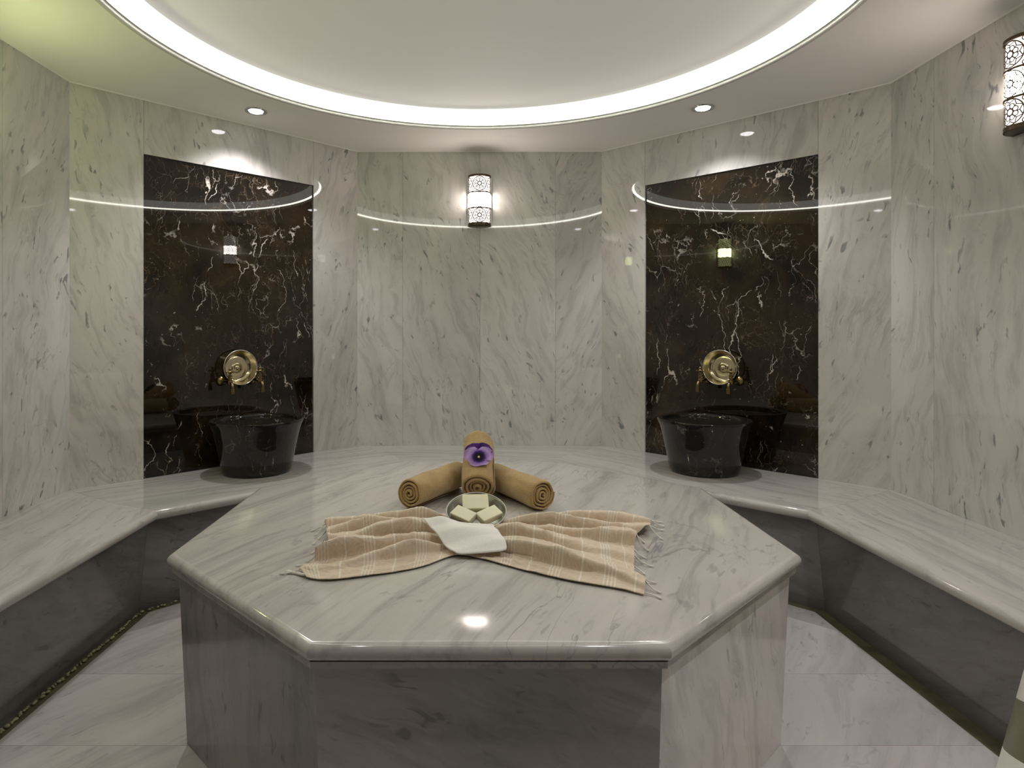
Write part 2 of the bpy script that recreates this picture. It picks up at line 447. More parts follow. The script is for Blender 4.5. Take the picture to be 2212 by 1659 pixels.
# floor slabs
fl_lip = lip[:-1]+[Vector((1.585, .9, 0))]
fm = mitre(fl_lip, False)
fo = [p+m_*d_ for p, m_, d_ in zip(fl_lip, fm, (.050, .050, .050, .050, .048, .03))]
def xat(y):
    """left and right floor edge at depth y"""
    def hit(seg):
        for a, b in seg:
            if min(a.y, b.y)-1e-6 <= y <= max(a.y, b.y)+1e-6 and abs(a.y-b.y) > 1e-6: return a.x+(b.x-a.x)*(y-a.y)/(b.y-a.y)
    l = hit([(Vector((-1.505, 0, 0)), fo[1]), (fo[1], fo[2])]); r = hit([(Vector((2.10, .1, 0)), Vector((2.10, .9, 0))), (fo[5]+(fo[5]-fo[4])*.05, fo[4]), (fo[4], fo[3])])
    return l, r
ys = [.151, .899, .9005, 1.39, 1.391, 1.93, 1.931, 2.332, 2.333, fo[1].y, fo[4].y, 3.2, 3.201, fo[2].y-.001]
mb = MB(); off = Vector((0, 0, 0))
ysort = sorted(ys)
def ft(p, o): return Vector((p.x*.8-p.y*.6, p.x*.6+p.y*.8, 0))*1.0+o
for i in range(len(ysort)-1):
    y0, y1 = ysort[i], ysort[i+1]
    if y1-y0 < .002: off = Vector((random.uniform(0, 30), random.uniform(0, 30), random.uniform(0, 30))); continue
    (l0, r0), (l1, r1) = xat(y0), xat(y1)
    q = [Vector((l0, y0, 0)), Vector((r0, y0, 0)), Vector((r1, y1, 0)), Vector((l1, y1, 0))]
    mb.face(q, [ft(p, off) for p in q])
    D = Vector((0, 0, -.0095))
    for a, b in ((q[3], q[0]), (q[1], q[2]), (q[0], q[1]), (q[2], q[3])):
        mb.face([a, b, b+D, a+D], [ft(a, off), ft(b, off), ft(b, off), ft(a, off)], .75)
struct(mb.build('floor', MFLOOR))
# pale chips along the left gutter
mb = MB(); rg = random.Random(3)
def chip(p, r):
    M = Matrix.Translation(p) @ Matrix.Rotation(rg.uniform(0, 6), 4, 'Z') @ Matrix.Diagonal((1, rg.uniform(.6, 1), rg.uniform(.6, .9), 1))
    mb.lathe([(r*.35, -r*.8), (r*.85, -r*.45), (r, 0), (r*.8, r*.5), (r*.3, r*.8)], 7, M, True, True)
face_in = [.114]*6
fb = [p+m_*.100 for p, m_ in zip(lip, lm)]
def chips(a, b, n):
    for k in range(n):
        t = (k+rg.random())/n; p = a+(b-a)*t; d = (b-a).normalized(); nn = Vector((d.y, -d.x, 0))
        chip(p+nn*rg.uniform(.002, .014)+Vector((0, 0, -.004)), rg.uniform(.005, .010))
chips(fb[0]+(fb[1]-fb[0])*.55, fb[1], 110); chips(fb[1], fb[1]+(fb[2]-fb[1])*.5, 40)
tag(mb.build('gutter_chips', MBEAD, smooth=True), 'line of small pale chips lying in the gutter below the left bench', 'chips', kind='stuff')

# ------------------------------------------------------------------ bench
bench = thing('marble_bench', 'grey marble bench with rounded front edge running along the walls', 'bench', (.04, 4.0, 0))
names = range(5)
th = .046
nose = [(.021+.023*math.sin(a)*-1, ZB-.023+.023*math.cos(a)) for a in [PI*k/10 for k in range(11)]]
prof = [(.25, ZB)]+[(d_ + .002, z_) for d_, z_ in nose]+[(.07, ZB-th)]
for i in range(5):
    a, b = lip[i], lip[i+1]; d = (b-a).normalized(); L = (b-a).length
    rows = []
    offv = Vector((random.uniform(0, 30), random.uniform(0, 30), random.uniform(0, 30)))
    tilt = random.uniform(-.22, .22)
    cn = Vector((-d.y, d.x, 0))
    def T(p, i_, j_, a=a, d=d, cn=cn, offv=offv, tilt=tilt):
        q = Vector(p)-a
        s, t = q.dot(d), q.dot(cn)
        return Vector((t*math.cos(tilt)-s*math.sin(tilt), s*math.cos(tilt)+t*math.sin(tilt), q.z))+offv
    rowA = [wallp[i]+Vector((0, 0, ZB))]+[a+lm[i]*dd+Vector((0, 0, z)) for dd, z in prof]+[wallp[i]+Vector((0, 0, ZB-th))]
    rowB = [wallp[i+1]+Vector((0, 0, ZB))]+[b+lm[i+1]*dd+Vector((0, 0, z)) for dd, z in prof]+[wallp[i+1]+Vector((0, 0, ZB-th))]
    g = d*.0005
    rowA = [p+g for p in rowA]; rowB = [p-g for p in rowB]
    mb = MB(); mb.grid([rowA, rowB], tex=T, tint=random.uniform(.97, 1.03), cap0=True, cap1=True)
    mb.build('seat_slab', MBENCH, bench, smooth=True, angle=35, M=Matrix.Translation((-.04, -4.0, 0)))
    # front panel, leaning back towards the floor
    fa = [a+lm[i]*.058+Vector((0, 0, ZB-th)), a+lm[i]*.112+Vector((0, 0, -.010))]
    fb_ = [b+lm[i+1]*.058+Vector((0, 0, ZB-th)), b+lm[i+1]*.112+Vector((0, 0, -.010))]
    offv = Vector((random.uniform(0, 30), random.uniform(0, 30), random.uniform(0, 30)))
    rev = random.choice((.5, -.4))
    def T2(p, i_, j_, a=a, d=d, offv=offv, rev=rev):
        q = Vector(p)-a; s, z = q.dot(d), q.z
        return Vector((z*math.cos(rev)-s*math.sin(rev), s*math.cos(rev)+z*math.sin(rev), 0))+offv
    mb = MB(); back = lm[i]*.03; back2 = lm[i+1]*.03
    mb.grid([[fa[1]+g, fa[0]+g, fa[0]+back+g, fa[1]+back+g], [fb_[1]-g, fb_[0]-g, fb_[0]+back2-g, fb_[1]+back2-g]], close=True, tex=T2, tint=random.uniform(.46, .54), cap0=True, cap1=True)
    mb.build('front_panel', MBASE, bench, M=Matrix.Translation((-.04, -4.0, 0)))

# ------------------------------------------------------------------ central platform
ZP = .60
pc = .037
oct_ = [Vector((pc-.40, 1.36, 0)), Vector((pc+.40, 1.36, 0)), Vector((pc+.977, 1.915, 0)), Vector((pc+.977, 2.725, 0)), Vector((pc+.40, 3.28, 0)), Vector((pc-.40, 3.28, 0)), Vector((pc-.977, 2.725, 0)), Vector((pc-.977, 1.915, 0))]
om = mitre(oct_, True)      # inwards
plat = thing('marble_platform', 'octagonal grey marble platform in the middle of the room', 'platform', (pc, 2.32, 0))
IM = Matrix.Translation((-pc, -2.32, 0))
loop = lambda ins, z: [p+m_*ins+Vector((0, 0, z)) for p, m_ in zip(oct_, om)]
rows = [loop(.55, ZP), loop(.20, ZP)]+[loop(.021-.021*math.sin(a), ZP-.021+.021*math.cos(a)) for a in [PI*k/12 for k in range(13)]]+[loop(.06, ZP-.042)]
pa = 1.12
def TP(p, i=0, j=0):
    c_, s_ = math.cos(pa-PI/2), math.sin(pa-PI/2)
    return Vector((p[0]*c_+p[1]*s_, -p[0]*s_+p[1]*c_, p[2]))+Vector((4.2, 11.3, 2.7))
mb = MB(); mb.grid(rows, close=True, tex=TP)
mb.face(loop(.55, ZP), [TP(p) for p in loop(.55, ZP)])
mb.build('top_slab', MPLAT, plat, smooth=True, angle=32, M=IM)
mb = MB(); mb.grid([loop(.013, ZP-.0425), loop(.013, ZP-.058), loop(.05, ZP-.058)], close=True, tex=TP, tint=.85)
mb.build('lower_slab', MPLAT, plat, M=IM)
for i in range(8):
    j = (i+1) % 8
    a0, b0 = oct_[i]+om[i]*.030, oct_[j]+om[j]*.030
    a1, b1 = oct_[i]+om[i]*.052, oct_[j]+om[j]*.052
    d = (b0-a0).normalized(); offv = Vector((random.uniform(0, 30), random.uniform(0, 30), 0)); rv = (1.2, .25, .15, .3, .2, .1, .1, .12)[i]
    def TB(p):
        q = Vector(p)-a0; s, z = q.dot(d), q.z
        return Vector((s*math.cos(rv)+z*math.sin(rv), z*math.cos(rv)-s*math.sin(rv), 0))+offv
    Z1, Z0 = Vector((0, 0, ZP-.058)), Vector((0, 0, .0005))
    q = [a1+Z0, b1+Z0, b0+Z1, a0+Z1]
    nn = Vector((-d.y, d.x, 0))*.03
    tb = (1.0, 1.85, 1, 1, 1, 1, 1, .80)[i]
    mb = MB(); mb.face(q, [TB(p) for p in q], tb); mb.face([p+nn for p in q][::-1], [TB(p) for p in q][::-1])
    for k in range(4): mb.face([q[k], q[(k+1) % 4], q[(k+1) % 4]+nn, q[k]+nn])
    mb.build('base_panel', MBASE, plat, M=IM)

# ------------------------------------------------------------------ basins, water, taps, wall bowls
wallL = (LC, BL); wallR = (BR, RC)
def local(a, b, along, dist, z):
    d = (b-a).normalized(); n = Vector((d.y, -d.x, 0))
    return a+d*along+n*dist+Vector((0, 0, z)), math.atan2(d.y, d.x)
RIM, BH = .262, .305
for side, (a, b) in (('left', wallL), ('right', wallR)):
    L = (b-a).length
    p, rz = local(a, b, L/2, RIM+.003, ZB)
    prof = [(.02, .0), (.175, .0), (.188, .004), (.194, .014), (.197, .03), (.211, .10), (.226, .17), (.239, .23), (.250, .268), (.2595, .290), (.262, .299), (.2585, .305), (.236, .305), (.231, .302), (.227, .292), (.212, .20), (.19, .08), (.15, .045), (.02, .04)]
    mb = MB(); mb.lathe(prof, 72, cap0=True, cap1=True)
    for t in mb.t:
        for q in t: q += Vector((3.3 if side == 'left' else 8.1, 2, 1))
    bs = mb.build('stone_basin', MBASIN, smooth=True, angle=50)
    bs.location = p; bs.rotation_euler = (0, 0, rz)
    tag(bs, 'round dark grey stone basin standing on the bench at the %s' % side, 'basin', 'stone basins on the bench')
    mb = MB(); mb.lathe([(.2245, .288), (.12, .288), (.01, .288)], 72, cap1=True)
    w = mb.build('basin_water', MWATER, smooth=True); w.location = p
    tag(w, 'still water filling the %s stone basin' % side, 'water', 'water in the basins')

def make_tap():
    t = thing('brass_tap', 'tap', 'tap')
    RX = Matrix.Rotation(PI/2, 4, 'X')     # lathe axis -> -y (out of the wall)
    mb = MB()
    mb.lathe([(.012, .0), (.030, .0), (.031, .006), (.029, .014), (.024, .022), (.016, .028), (.011, .031)], 24, RX, True, True)
    mb.build('wall_flange', MBRASS, t, smooth=True, angle=60)
    mb = MB(); mb.tube([(0, -.028, 0), (0, -.06, 0), (0, -.10, 0), (0, -.122, .002)], .0085, 12)
    mb.build('stem', MBRASS, t, smooth=True, angle=60)
    B = Matrix.Translation((0, -.125, 0))
    mb = MB(); mb.lathe([(.004, -.016), (.012, -.014), (.0145, -.006), (.0145, .006), (.010, .010), (.010, .014), (.0145, .016), (.0145, .021), (.010, .023), (.009, .030), (.0135, .032), (.0135, .037), (.008, .039), (.007, .048), (.003, .050)], 20, B, True, True)
    mb.build('valve_body', MBRASS, t, smooth=True, angle=45)
    mb = MB()
    mb.lathe([(.003, .048), (.010, .050), (.013, .056), (.011, .063), (.006, .066), (.008, .070), (.009, .075), (.005, .081), (.001, .083)], 18, B, True, True)
    for k in range(4):
        ang = PI/4+k*PI/2; dv = Vector((math.cos(ang), math.sin(ang), 0))
        o_ = Vector((0, -.125, .057))
        mb.tube([o_+dv*.008, o_+dv*.016, o_+dv*.021, o_+dv*.025], [.0042, .0038, .0058, .003], 8)
    mb.build('handle', MBRASS, t, smooth=True, angle=50)
    mb = MB()
    pth = [(0, -.130, -.004)]
    for k in range(9):
        an = PI/2*k/8; pth.append((0, -.138-.022*math.sin(an), -.008-.022*(1-math.cos(an))))
    pth.append((0, -.160, -.044))
    mb.tube(pth, .0082, 14)
    mb.build('spout', MBRASS, t, smooth=True, angle=50)
    Nz = Matrix.Translation((0, -.160, 0))
    mb = MB(); mb.lathe([(.008, -.040), (.0125, -.041), (.0125, -.046), (.009, -.047), (.009, -.050), (.0125, -.051), (.0125, -.056), (.009, -.057), (.009, -.060), (.012, -.061), (.0115, -.068), (.007, -.068), (.006, -.060)], 20, Nz, True, True)
    mb.build('nozzle', MBRASS, t, smooth=True, angle=45)
    return t
tap0 = make_tap(); first = True
TZ = .985
for side, (a, b) in (('left', wallL), ('right', wallR)):
    L = (b-a).length
    for k, s in enumerate((-.093, .093)):
        p, rz = local(a, b, L/2+s, -.0118, TZ)
        t = tap0 if first else copy_tree(tap0); first = False
        t.location = p; t.rotation_euler = (0, 0, rz)
        tag(t, 'aged brass tap %s of the metal bowl above the %s basin' % (('left', 'right')[k], side), 'tap', 'brass taps over the basins')
    p, rz = local(a, b, L/2, -.0105, TZ+.074)
    t = thing('hanging_bowl', 'shallow tinned brass bowl hung between the two taps above the %s basin' % side, 'bowl', p, rz, 'brass bowls on the niche panels')
    tilt = Matrix.Rotation(PI/2-.08, 4, 'X')
    prof_o = [(.002, .0), (.075, .0), (.085, .006), (.092, .03), (.100, .060), (.1045, .063), (.105, .060)]
    prof_i = [(.105, .0605), (.1035, .0655), (.1005, .0625), (.090, .031), (.084, .026), (.082, .016), (.074, .012), (.070, .009), (.060, .011), (.048, .009), (.034, .009)]
    boss = [(.034, .0092), (.030, .012), (.022, .013), (.018, .020), (.010, .026), (.002, .027)]
    mb = MB(); mb.lathe(prof_o+prof_i[1:], 48, tilt, True, True); mb.build('bowl_body', MTINNED, t, smooth=True, angle=40)
    mb = MB(); mb.lathe(boss, 28, tilt, True, True); mb.build('centre_boss', MTINNED, t, smooth=True, angle=40)
    mb = MB(); mb.lathe([(.1045+.0022*math.cos(q*PI/5), .0635+.0022*math.sin(q*PI/5)) for q in range(11)], 56, tilt); mb.build('rolled_rim', MRIM, t, smooth=True)['label'] = 'bright silvery rim'

# ------------------------------------------------------------------ wall lamps
def make_lamp(glow):
    t = thing('wall_lamp', 'lamp', 'wall lamp')
    R, Hh = .080, .36
    half = lambda r, z, n=28: [(r*math.cos(PI*k/n+PI), r*math.sin(PI*k/n+PI), z) for k in range(n+1)]
    mb = MB(); mb.box(-.086, .086, -.006, 0, -.178, .178); mb.build('back_plate', MSILVER, t)
    for z0, z1, k in ((-.165, -.057, 1), (-.057, .055, 0), (.055, .165, 1)):
        mb = MB(); mb.grid([half(R-.006, z0), half(R-.006, z1)]); mb.build('diffuser', glow[k], t, smooth=True)
    def band(z0, z1, full, nm):
        mb = MB(); rows = [half(R-.001, z0), half(R+.002, z0), half(R+.002, z1), half(R-.001, z1)]
        mb.grid(rows)
        if full:
            z = z1 if z1 > 0 else z0
            mb.face(half(R+.002, z))
        mb.build(nm, MBRONZE, t)
    band(.165, .178, True, 'top_cap'); band(-.178, -.160, True, 'bottom_cap')
    band(.050, .058, False, 'middle_band'); band(-.060, -.052, False, 'middle_band')
    mb = MB()
    def strip(pts, w):
        for i in range(len(pts)-1):
            (a0, z0), (a1, z1) = pts[i], pts[i+1]
            dx, dz = a1-a0, z1-z0; l = math.hypot(dx, dz)
            if l < 1e-6: continue
            nx, nz = -dz/l*w/2, dx/l*w/2
            q = []
            for (x, z) in ((a0-nx, z0-nz), (a1-nx, z1-nz), (a1+nx, z1+nz), (a0+nx, z0+nz)):
                x = max(-.1252, min(.1252, x)); ph = x/R
                q.append((R*math.sin(ph), -R*math.cos(ph), z))
            mb.face(q)
    def clipseg(pts, zl, zh):
        return [(x, max(zl, min(zh, z))) for x, z in pts]
    for zc, zl, zh in ((.1115, .058, .165), (-.001, -.052, .050), (-.110, -.160, -.060)):
        for cx in (-.105, 0, .105):
            ring = lambda r, n=24, ox=0, oz=0: [(cx+ox+r*math.cos(2*PI*k/n), zc+oz+r*math.sin(2*PI*k/n)) for k in range(n+1)]
            strip(ring(.0125), .0042); strip(clipseg(ring(.050, 36), zl, zh), .0045)
            for k in range(8):
                an = 2*PI*(k+.5)/8
                strip(clipseg(ring(.0095, 14, .0235*math.cos(an), .0235*math.sin(an)), zl, zh), .0034)
                an2 = 2*PI*k/8
                strip(clipseg([(cx+.0125*math.cos(an2), zc+.0125*math.sin(an2)), (cx+.036*math.cos(an2), zc+.036*math.sin(an2))], zl, zh), .0034)
                strip(clipseg([(cx+.036*math.cos(an2), zc+.036*math.sin(an2)), (cx+.050*math.cos(an), zc+.050*math.sin(an))], zl, zh), .0034)
                strip(clipseg([(cx+.036*math.cos(an2), zc+.036*math.sin(an2)), (cx+.050*math.cos(an-PI/4), zc+.050*math.sin(an-PI/4))], zl, zh), .0034)
        for x in (-.0525, .0525):
            for zz in (zl+.008, zh-.008):
                strip(clipseg([(x+.009*math.cos(2*PI*k/12), zz+.009*math.sin(2*PI*k/12)) for k in range(13)], zl, zh), .0036)
    mb.build('pierced_shade', MBRONZE, t)
    return t
ZS = 2.205
l1 = make_lamp(E_WARM); l1.location = (.052, 4.4215, ZS)
tag(l1, 'glowing wall lamp with pierced shade on the back wall', 'wall lamp')
l2 = make_lamp(E_WARM2); yy = 2.385; pr = RC+(RF-RC)*((3.195-yy)/(3.195-.15))
l2.location = (pr.x-.001, yy, ZS+.03); l2.rotation_euler = (0, 0, -PI/2-.014)
tag(l2, 'glowing wall lamp with pierced bronze shade at the right edge on the right wall', 'wall lamp')
l3 = make_lamp(E_GREEN); pl = LC+(LF-LC)*((3.18-2.33)/(3.18-.15))
l3.location = (pl.x+.001, 2.33, ZS); l3.rotation_euler = (0, 0, PI/2-.016)
tag(l3, 'yellow-green glowing wall lamp with pierced shade on the left wall', 'wall lamp')

# ------------------------------------------------------------------ recessed downlights
dl = None
spots = [(-1.257, 3.614, 'left', 'basin'), (1.323, 3.565, 'right', 'basin'), (-1.24, 1.02, 'left', 'doorway'), (1.31, 1.02, 'right', 'doorway')]
for (x, y, side, what) in spots:
    if dl is None:
        dl = thing('recessed_downlight', 'x', 'downlight')
        mb = MB(); mb.lathe([(.062, .0), (.061, -.004), (.050, -.005), (.044, -.001), (.041, .003)], 40); mb.build('trim_ring', MCHROME, dl, smooth=True, angle=50)
        mb = MB(); mb.lathe([(.041, .002), (.038, -.005), (.025, -.010), (.002, -.011)], 32, None, False, True); mb.build('lamp', E_SPOT, dl, smooth=True)
        o = dl
    else: o = copy_tree(dl)
    o.location = (x, y, ZCEIL-.0005)
    tag(o, 'small round chrome-rimmed downlight in the ceiling above the %s %s' % (side, 'basin' if what == 'basin' else 'side of the doorway'), 'downlight', 'recessed downlights')
    ld = bpy.data.lights.new('spot', 'SPOT'); ld.energy = {'basin': 34, 'doorway': 13 if side == 'left' else 42}[what]; ld.color = (1.0, .95, .99)
    ld.spot_size = math.radians(125); ld.spot_blend = .75; ld.shadow_soft_size = .03
    lo = bpy.data.objects.new('spot', ld); C.objects.link(lo); lo.location = (x, y, ZCEIL-.03)

# ------------------------------------------------------------------ rolled towels
def roll(label, A, B, R, turns=4.2, start=.6, flat=1.0, seed=0):
    A, B = Vector(A), Vector(B); ax = (B-A); L = ax.length; ax.normalize()
    side = ax.cross(Vector((0, 0, 1))).normalized(); up = side.cross(ax).normalized()
    thk = R/(turns+.35)
    n = int(turns*40); m = 36
    rows = []
    for j in range(m+1):
        s = j/m; x = s*L
        e = min(s, 1-s)*L
        ts = min(1, .45+e/.012*.55)             # thinner, rounded hems
        row_o, row_i = [], []
        for k in range(n+1):
            t = k/n*turns*2*PI
            rr = thk*.35+thk*(t/(2*PI))
            pz = noise.noise(Vector((x*9+seed, math.cos(t)*2, math.sin(t)*2+seed)))*.0045*min(1, rr/R*1.2)
            half_t = thk*.44*ts
            turn = k/n*turns
            inset = (noise.noise(Vector((turn*.9+seed*3, 0, 5*(s > .5)))))*.012-.006*(1-rr/R)
            xx = x+(inset*(1-min(1, s*6)) - inset*(1-min(1, (1-s)*6)))
            if k > n-10: half_t *= max(.25, (n-k)/10)
            an = t+start
            dv = side*math.cos(an)+up*math.sin(an)*flat
            base = A+ax*xx
            row_o.append(base+dv*(rr+pz+half_t)); row_i.append(base+dv*(rr+pz-half_t))
        rows.append(row_o+row_i[::-1])
    mb = MB(); mb.grid(rows, close=True)
    # end caps follow the ribbon
    for r in (rows[0], rows[-1]):
        for k in range(n): mb.face([r[k], r[k+1], r[2*n+1-k-1], r[2*n+1-k]])
    o = mb.build('rolled_towel', MTERRY, smooth=True)
    bm = bmesh.new(); bm.from_mesh(o.data); bmesh.ops.remove_doubles(bm, verts=bm.verts, dist=1e-5); bmesh.ops.recalc_face_normals(bm, faces=bm.faces); bm.to_mesh(o.data); bm.free()
    return tag(o, label, 'towel', 'rolled tan towels')
roll('tan rolled towel lying on the platform at the left of the three', (-.240, 2.384, .6625), (-.052, 2.70, .6625), .058, seed=1.3, start=3.6)
roll('tan rolled towel lying on the platform at the right of the three', (.268, 2.371, .6625), (.098, 2.685, .6625), .058, seed=4.1, start=-1.2)
CA, CB, CRr = Vector((.024, 2.465, .668)), Vector((.030, 2.70, .805)), .067
roll('tan rolled towel leaning upwards between the other two, with a purple flower on it', CA, CB, CRr, seed=7.7, start=-1.57)

# ------------------------------------------------------------------ pansy
ax = (CB-CA).normalized(); nrm = Vector((0, -ax.z, ax.y)).normalized()
fpos = CA+(CB-CA)*.36+nrm*(CRr+.016)
fl = thing('pansy_flower', 'purple and lilac pansy flower lying on the leaning rolled towel', 'flower', fpos)
right = Vector((1, 0, 0)); tiltn = (nrm+Vector((0, -.55, .0))).normalized(); upv = tiltn.cross(right).normalized()
if upv.z < 0: upv = -upv
def petal(nm, mat, cx, cy, rx, ry, lift, ang, ph):
    mb = MB(); nr, na = 8, 40
    rows = []; tex = []
    for i in range(nr+1):
        f = i/nr; row = []
        for k in range(na):
            a = 2*PI*k/na
            wv = 1+.035*math.sin(5*a+ph)+.02*math.sin(9*a+ph*2)
            x, y = f*rx*math.cos(a)*wv, f*ry*math.sin(a)*wv
            X = cx+x*math.cos(ang)-y*math.sin(ang); Y = cy+x*math.sin(ang)+y*math.cos(ang)
            h = lift+.006*f*f*math.sin(3*a+ph)*.6-.16*X*X/.06
            row.append(right*X+upv*Y+tiltn*h)
        rows.append(row)
    def T(p, i, j):
        X, Y = Vector(p).dot(right), Vector(p).dot(upv)
        return Vector((math.hypot(X, Y+.013)/.056, math.atan2(Y, X)/6.28, 0))
    mb.grid(rows, close=True, tex=T, cap0=True)
    return mb.build(nm, mat, fl, smooth=True)
petal('upper_petal', MVIOLET, -.021, .026, .034, .026, .000, .25, .3)['label'] = 'dark violet upper petal'
petal('upper_petal', MVIOLET, .023, .025, .034, .026, .001, -.25, 1.7)['label'] = 'dark violet upper petal'
petal('side_petal', MLILAC, -.025, .000, .036, .033, .003, .2, 2.2)['label'] = 'lilac side petal with dark centre'
petal('side_petal', MLILAC, .025, .000, .036, .033, .004, -.2, 4.0)['label'] = 'lilac side petal with dark centre'
petal('lower_petal', MLILAC, 0, -.020, .046, .036, .006, 0, 5.1)['label'] = 'lilac lower petal with dark centre'
mb = MB(); mb.lathe([(.0045, 0), (.004, .003), (.001, .005)], 12, Matrix.Translation(tiltn*.0065+upv*-.016) @ tiltn.to_track_quat('Z', 'Y').to_matrix().to_4x4(), False, True)
mb.build('flower_eye', MEYE, fl, smooth=True)

# ------------------------------------------------------------------ striped fringed towel
def poly_at(pts, t):
    """Catmull-Rom through world points"""
    n = len(pts)-1; x = max(0, min(n-1e-6, t*n)); i = int(x); f = x-i
    g = lambda k: pts[max(0, min(n, k))]
    p0, p1, p2, p3 = g(i-1), g(i), g(i+1), g(i+2)
    return .5*((2*p1)+(p2-p0)*f+(2*p0-5*p1+4*p2-p3)*f*f+(3*p1-p0-3*p2+p3)*f**3)
zt = ZP+.004
Bk = [at(u_, v_, zt) for u_, v_ in ((703, 1136), (757, 1124), (799, 1119), (853, 1114), (905, 1110), (962, 1112), (1030, 1122), (1096, 1128), (1161, 1121), (1226, 1118), (1295, 1120), (1349, 1122), (1395, 1126))]
Fr = [at(u_, v_, zt) for u_, v_ in ((662, 1249), (700, 1254), (752, 1250), (806, 1243), (866, 1234), (920, 1222), (985, 1200), (1040, 1208), (1100, 1224), (1170, 1242), (1250, 1259), (1331, 1272), (1392, 1286))]
def lerp_tab(tab, t):
    for (a, x), (b, y) in zip(tab, tab[1:]):
        if t <= b: return x+(y-x)*(t-a)/(b-a)
    return tab[-1][1]
endL = [(0, 0), (.3, .022), (.62, .045), (.72, .025), (.88, -.03), (1, 0)]
endR = [(0, .015), (.22, .012), (.26, -.035), (.6, -.035), (.78, -.03), (.9, .0), (1, .0)]
# folds: (half, t at the end, t at the middle, height at end, height at middle, back width, front width)
folds = [('L', .13, .22, .016, .030, .10, .040), ('L', .33, .36, .020, .034, .11, .045), ('L', .56, .50, .030, .036, .16, .040), ('L', .76, .62, .024, .040, .15, .022), ('L', .88, .80, .002, .034, .05, .05),
         ('R', .12, .20, .014, .026, .12, .035), ('R', .24, .34, .022, .032, .08, .028), ('R', .42, .44, .020, .034, .12, .045), ('R', .66, .55, .010, .036, .15, .060), ('R', .95, .74, .012, .034, .16, .030)]
def towel_pt(s, t):
    b, f = poly_at(Bk, s), poly_at(Fr, s)
    p = b+(f-b)*t
    if s < .5:
        e = (1-min(1, s/.22))**1.5; p.x += lerp_tab(endL, t)*e; k = 1-s/.5
    else:
        e = (1-min(1, (1-s)/.2))**1.5; p.x += lerp_tab(endR, t)*e; k = (s-.5)/.5
    h = 0; sh = 0
    m = math.exp(-((s-.492)/.098)**2)          # flattened under bowl and cloth
    for half, te, tm, he, hm, wb, wf_ in folds:
        w = 1/(1+math.exp((s-.5)*60)) if half == 'L' else 1/(1+math.exp((.5-s)*60))
        tc = tm+(te-tm)*k+.018*math.sin(9*s+te*30)
        hh = hm+(he-hm)*k
        hh *= 1+.30*math.sin(14*s+te*17)
        sq = .65+.35*k
        d = t-tc
        q = math.exp(-(d/(wb*sq))**2) if d < 0 else math.exp(-(d/(wf_*sq*.62))**2)
        h = max(h, 1.85*hh*q*w); sh = max(sh, 1.85*hh*q*w)
    rid = 1-abs(noise.noise(Vector((s*5.5+3, t*13+s*4, 7))))*2.2
    rid2 = 1-abs(noise.noise(Vector((s*9, t*26-s*9, 2))))*2.2
    h += (.010*max(0, rid)**2+.0045*max(0, rid2)**2)*(.55+.6*(1-k))*min(1, k*4+.2)
    h = h*(1-.93*m)+.0015*(1+noise.noise(Vector((s*14, t*9, 1))))
    edge = min(1, min(t, 1-t)/.05)
    h *= .25+.75*edge
    p.z = ZP+.0045+max(0, h)
    p.y -= sh*.50*(1-m)
    return p
pest = thing('striped_towel', 'beige flat-woven towel with white stripes and knotted fringe, gathered in a bow on the platform', 'towel', (0, 2.0, ZP))
NS, NTt = 200, 150
rows = [[towel_pt(i/NS, j/NTt) for j in range(NTt+1)] for i in range(NS+1)]
al = [0]
for i in range(NS): al.append(al[-1]+(rows[i+1][140]-rows[i][140]).length)
mb = MB(); mb.grid(rows, tex=lambda p, i, j: Vector((al[i]+.02*math.sin(j/NTt*5), j/NTt*.5, 0)))
cl = mb.build('woven_cloth', MSTRIPE, pest, smooth=True, M=Matrix.Translation((0, -2.0, -ZP)))
md = cl.modifiers.new('thick', 'SOLIDIFY'); md.thickness = .0022; md.offset = 1
rg = random.Random(11)
for sd, n in ((0, 11), (1, 15)):
    for k in range(n):
        t = .02+(k+rg.uniform(-.15, .15))*.96/(n-1) if n > 1 else .5
        t = max(.005, min(.995, t))
        p = towel_pt(sd, t); q = towel_pt(abs(sd-.01), t)
        d = (p-q); d.z = 0; d.normalize()
        d = (Matrix.Rotation(rg.uniform(-.45, .45), 3, 'Z') @ d)
        ln = rg.uniform(.038, .060) if not (sd == 0 and k == n-1) else .075
        pts = []; c = rg.uniform(-.35, .35)
        for i in range(7):
            f = i/6
            o_ = p+d*(ln*f)+Vector((-d.y, d.x, 0))*(c*ln*.35*math.sin(f*PI))
            o_.z = max(ZP+.0035, p.z*(1-f)**2+(ZP+.0035)*(1-(1-f)**2))
            pts.append(o_-Vector((0, 2.0, ZP)))
        big = 2.2 if (sd == 0 and k == n-1) else 1
        mb = MB(); mb.tube(pts, [.0016*big, .0019*big, .0018*big, .0018*big, .0018*big, .0030*big, .0012*big], 8)
        mb.build('fringe_tassel', MCORD, pest, smooth=True)

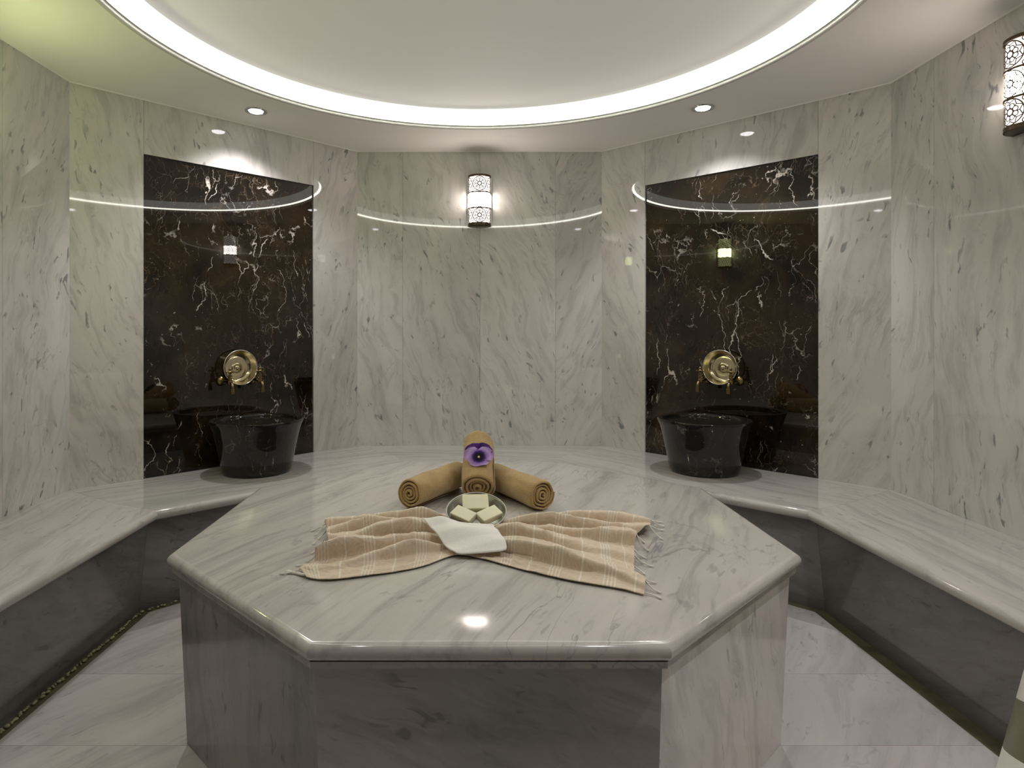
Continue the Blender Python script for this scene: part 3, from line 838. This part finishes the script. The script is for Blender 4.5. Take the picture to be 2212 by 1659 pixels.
# ------------------------------------------------------------------ metal bowl with soap, white washcloth
bc = Vector((.014, 2.130, .671)); tl = math.radians(20)
BM = Matrix.Translation(bc) @ Matrix.Rotation(tl, 4, 'X')
bowl = thing('metal_bowl', 'round brushed metal bowl holding soap bars in front of the rolled towels', 'bowl', bc)
br = .104
prof = [(.002, -.050), (.036, -.0495), (.060, -.043), (.080, -.029), (.094, -.011), (.0995, -.003), (.1035, -.001), (br, .001), (.1025, .003), (.0990, .0005), (.0975, -.003), (.092, -.011), (.078, -.0275), (.059, -.0405), (.036, -.047), (.002, -.0475)]
mb = MB(); mb.lathe(prof, 64, Matrix.Rotation(tl, 4, 'X'), True, True)
mb.build('bowl_body', MSTEEL, bowl, smooth=True, angle=50)
mb = MB(); mb.lathe([(br*math.cos(0)+.0016*math.cos(a)-.002, .002+.0022*math.sin(a)) for a in [2*PI*k/10 for k in range(11)]], 64, Matrix.Rotation(tl, 4, 'X'))
mb.build('rolled_rim', MSILVER, bowl, smooth=True)
def soap(label, loc, rot, size):
    bm = bmesh.new(); bmesh.ops.create_cube(bm, size=1)
    for v in bm.verts: v.co = Vector((v.co.x*size[0], v.co.y*size[1], v.co.z*size[2]))
    bmesh.ops.bevel(bm, geom=bm.edges[:], offset=.0035, segments=3, affect='EDGES', profile=.6)
    me = bpy.data.meshes.new('soap_bar'); bm.to_mesh(me); bm.free(); me.materials.append(MSOAP)
    for p in me.polygons: p.use_smooth = True
    o = bpy.data.objects.new('soap_bar', me); C.objects.link(o); o.location = loc; o.rotation_euler = rot
    return tag(o, label, 'soap', 'soap bars in the metal bowl')
soap('cream soap bar lying on top of the other two in the metal bowl', BM @ Vector((-.003, .029, .009)), (tl+.30, 0, .07), (.090, .060, .026))
soap('cream soap bar at the left of the metal bowl, partly under the white cloth', BM @ Vector((-.043, -.027, .001)), (tl+.05, .20, -.60), (.080, .048, .024))
soap('cream soap bar at the right of the metal bowl', BM @ Vector((.043, -.026, .001)), (tl+.05, -.20, .60), (.080, .048, .024))
# washcloth draped over the bowl's front
TL, TR, BRc, BLc = at(913, 1124, .676), at(1066, 1132, .672), at(1099, 1184, .640), at(985, 1202, .612)
rows = []
nu, nv = 36, 30
for i in range(nu+1):
    row = []
    for j in range(nv+1):
        u_, v_ = i/nu, j/nv
        # rounded lower corners
        cu = u_
        p = (TL*(1-cu)+TR*cu)*(1-v_)+(BLc*(1-cu)+BRc*cu)*v_
        cen = (TL+TR+BRc+BLc)/4
        def rnd(du, dv):
            r = .17; a_, b_ = max(0, r-du)/r, max(0, r-dv)/r
            m_ = math.hypot(a_, b_)
            return (m_-max(a_, b_))*r*.9 if m_ > 0 else 0
        k = rnd(u_, 1-v_)+rnd(1-u_, 1-v_)
        p = p+(cen-p)*k
        p.z += .010*math.sin(PI*v_)*math.sin(PI*u_)+.004*math.sin(7*v_-2.5*u_)+.007*abs(((v_*2.2+u_*.35) % 1)-.5)*2+.014*math.exp(-((u_-.28)/.16)**2)*math.exp(-(v_/.22)**2)
        row.append(p)
    rows.append(row)
mb = MB(); mb.grid(rows)
wc = mb.build('white_washcloth', MWHITE, smooth=True)
md = wc.modifiers.new('thick', 'SOLIDIFY'); md.thickness = .004; md.offset = 1
tag(wc, 'folded white washcloth draped over the front of the metal bowl', 'washcloth')

# ------------------------------------------------------------------ flared stone pedestal at the lower right
ped = thing('stone_pedestal', 'flared white stone pedestal with a broad olive-grey shadow painted round it at the lower right corner', 'pedestal', (1.52, 1.15, 0))
def prad(z): return .373+(.525-z)*.195
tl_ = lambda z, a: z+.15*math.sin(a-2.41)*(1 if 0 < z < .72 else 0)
def skin(z0, z1, mat, nm, cap=None):
    mb = MB(); n = 96; A = [2*PI*k/n for k in range(n)]
    rows = []
    for q in range(9):
        row = []
        for a in A:
            z = tl_(z0, a)+(tl_(z1, a)-tl_(z0, a))*q/8; row.append((prad(z)*math.cos(a), prad(z)*math.sin(a), z))
        rows.append(row)
    if cap == 'bottom': rows = [[(.02*math.cos(a), .02*math.sin(a), z0) for a in A]]+rows
    if cap == 'top': rows += [[((prad(z1)-.03)*math.cos(a), (prad(z1)-.03)*math.sin(a), z1+.02) for a in A], [(.02*math.cos(a), .02*math.sin(a), z1+.02) for a in A]]
    mb.grid(rows, close=True, cap0=cap == 'bottom', cap1=cap == 'top')
    mb.build(nm, mat, ped, smooth=True, angle=50)
# lower edge 0.335 m and upper edge 0.457 m on the near side, painted shadow band running slightly aslant
skin(0, .335, MPED, 'foot', 'bottom'); skin(.335, .457, MSHADOW, 'shadow_band'); skin(.457, .80, MPED, 'upper_block', 'top')

# ------------------------------------------------------------------ world and view
wd = bpy.data.worlds.new('world'); scn.world = wd; wd.use_nodes = True
bg = wd.node_tree.nodes.get('Background') or wd.node_tree.nodes.new('ShaderNodeBackground')
bg.inputs[0].default_value = (.05, .046, .042, 1); bg.inputs[1].default_value = .35
scn.view_settings.view_transform = 'Standard'
scn.view_settings.look = 'None'
scn.view_settings.exposure = 0.07
scn.cycles.use_denoising = True
scn.cycles.max_bounces = 10; scn.cycles.diffuse_bounces = 6; scn.cycles.glossy_bounces = 5
scn.cycles.sample_clamp_indirect = 6.0
scn.cycles.caustics_reflective = False; scn.cycles.caustics_refractive = False
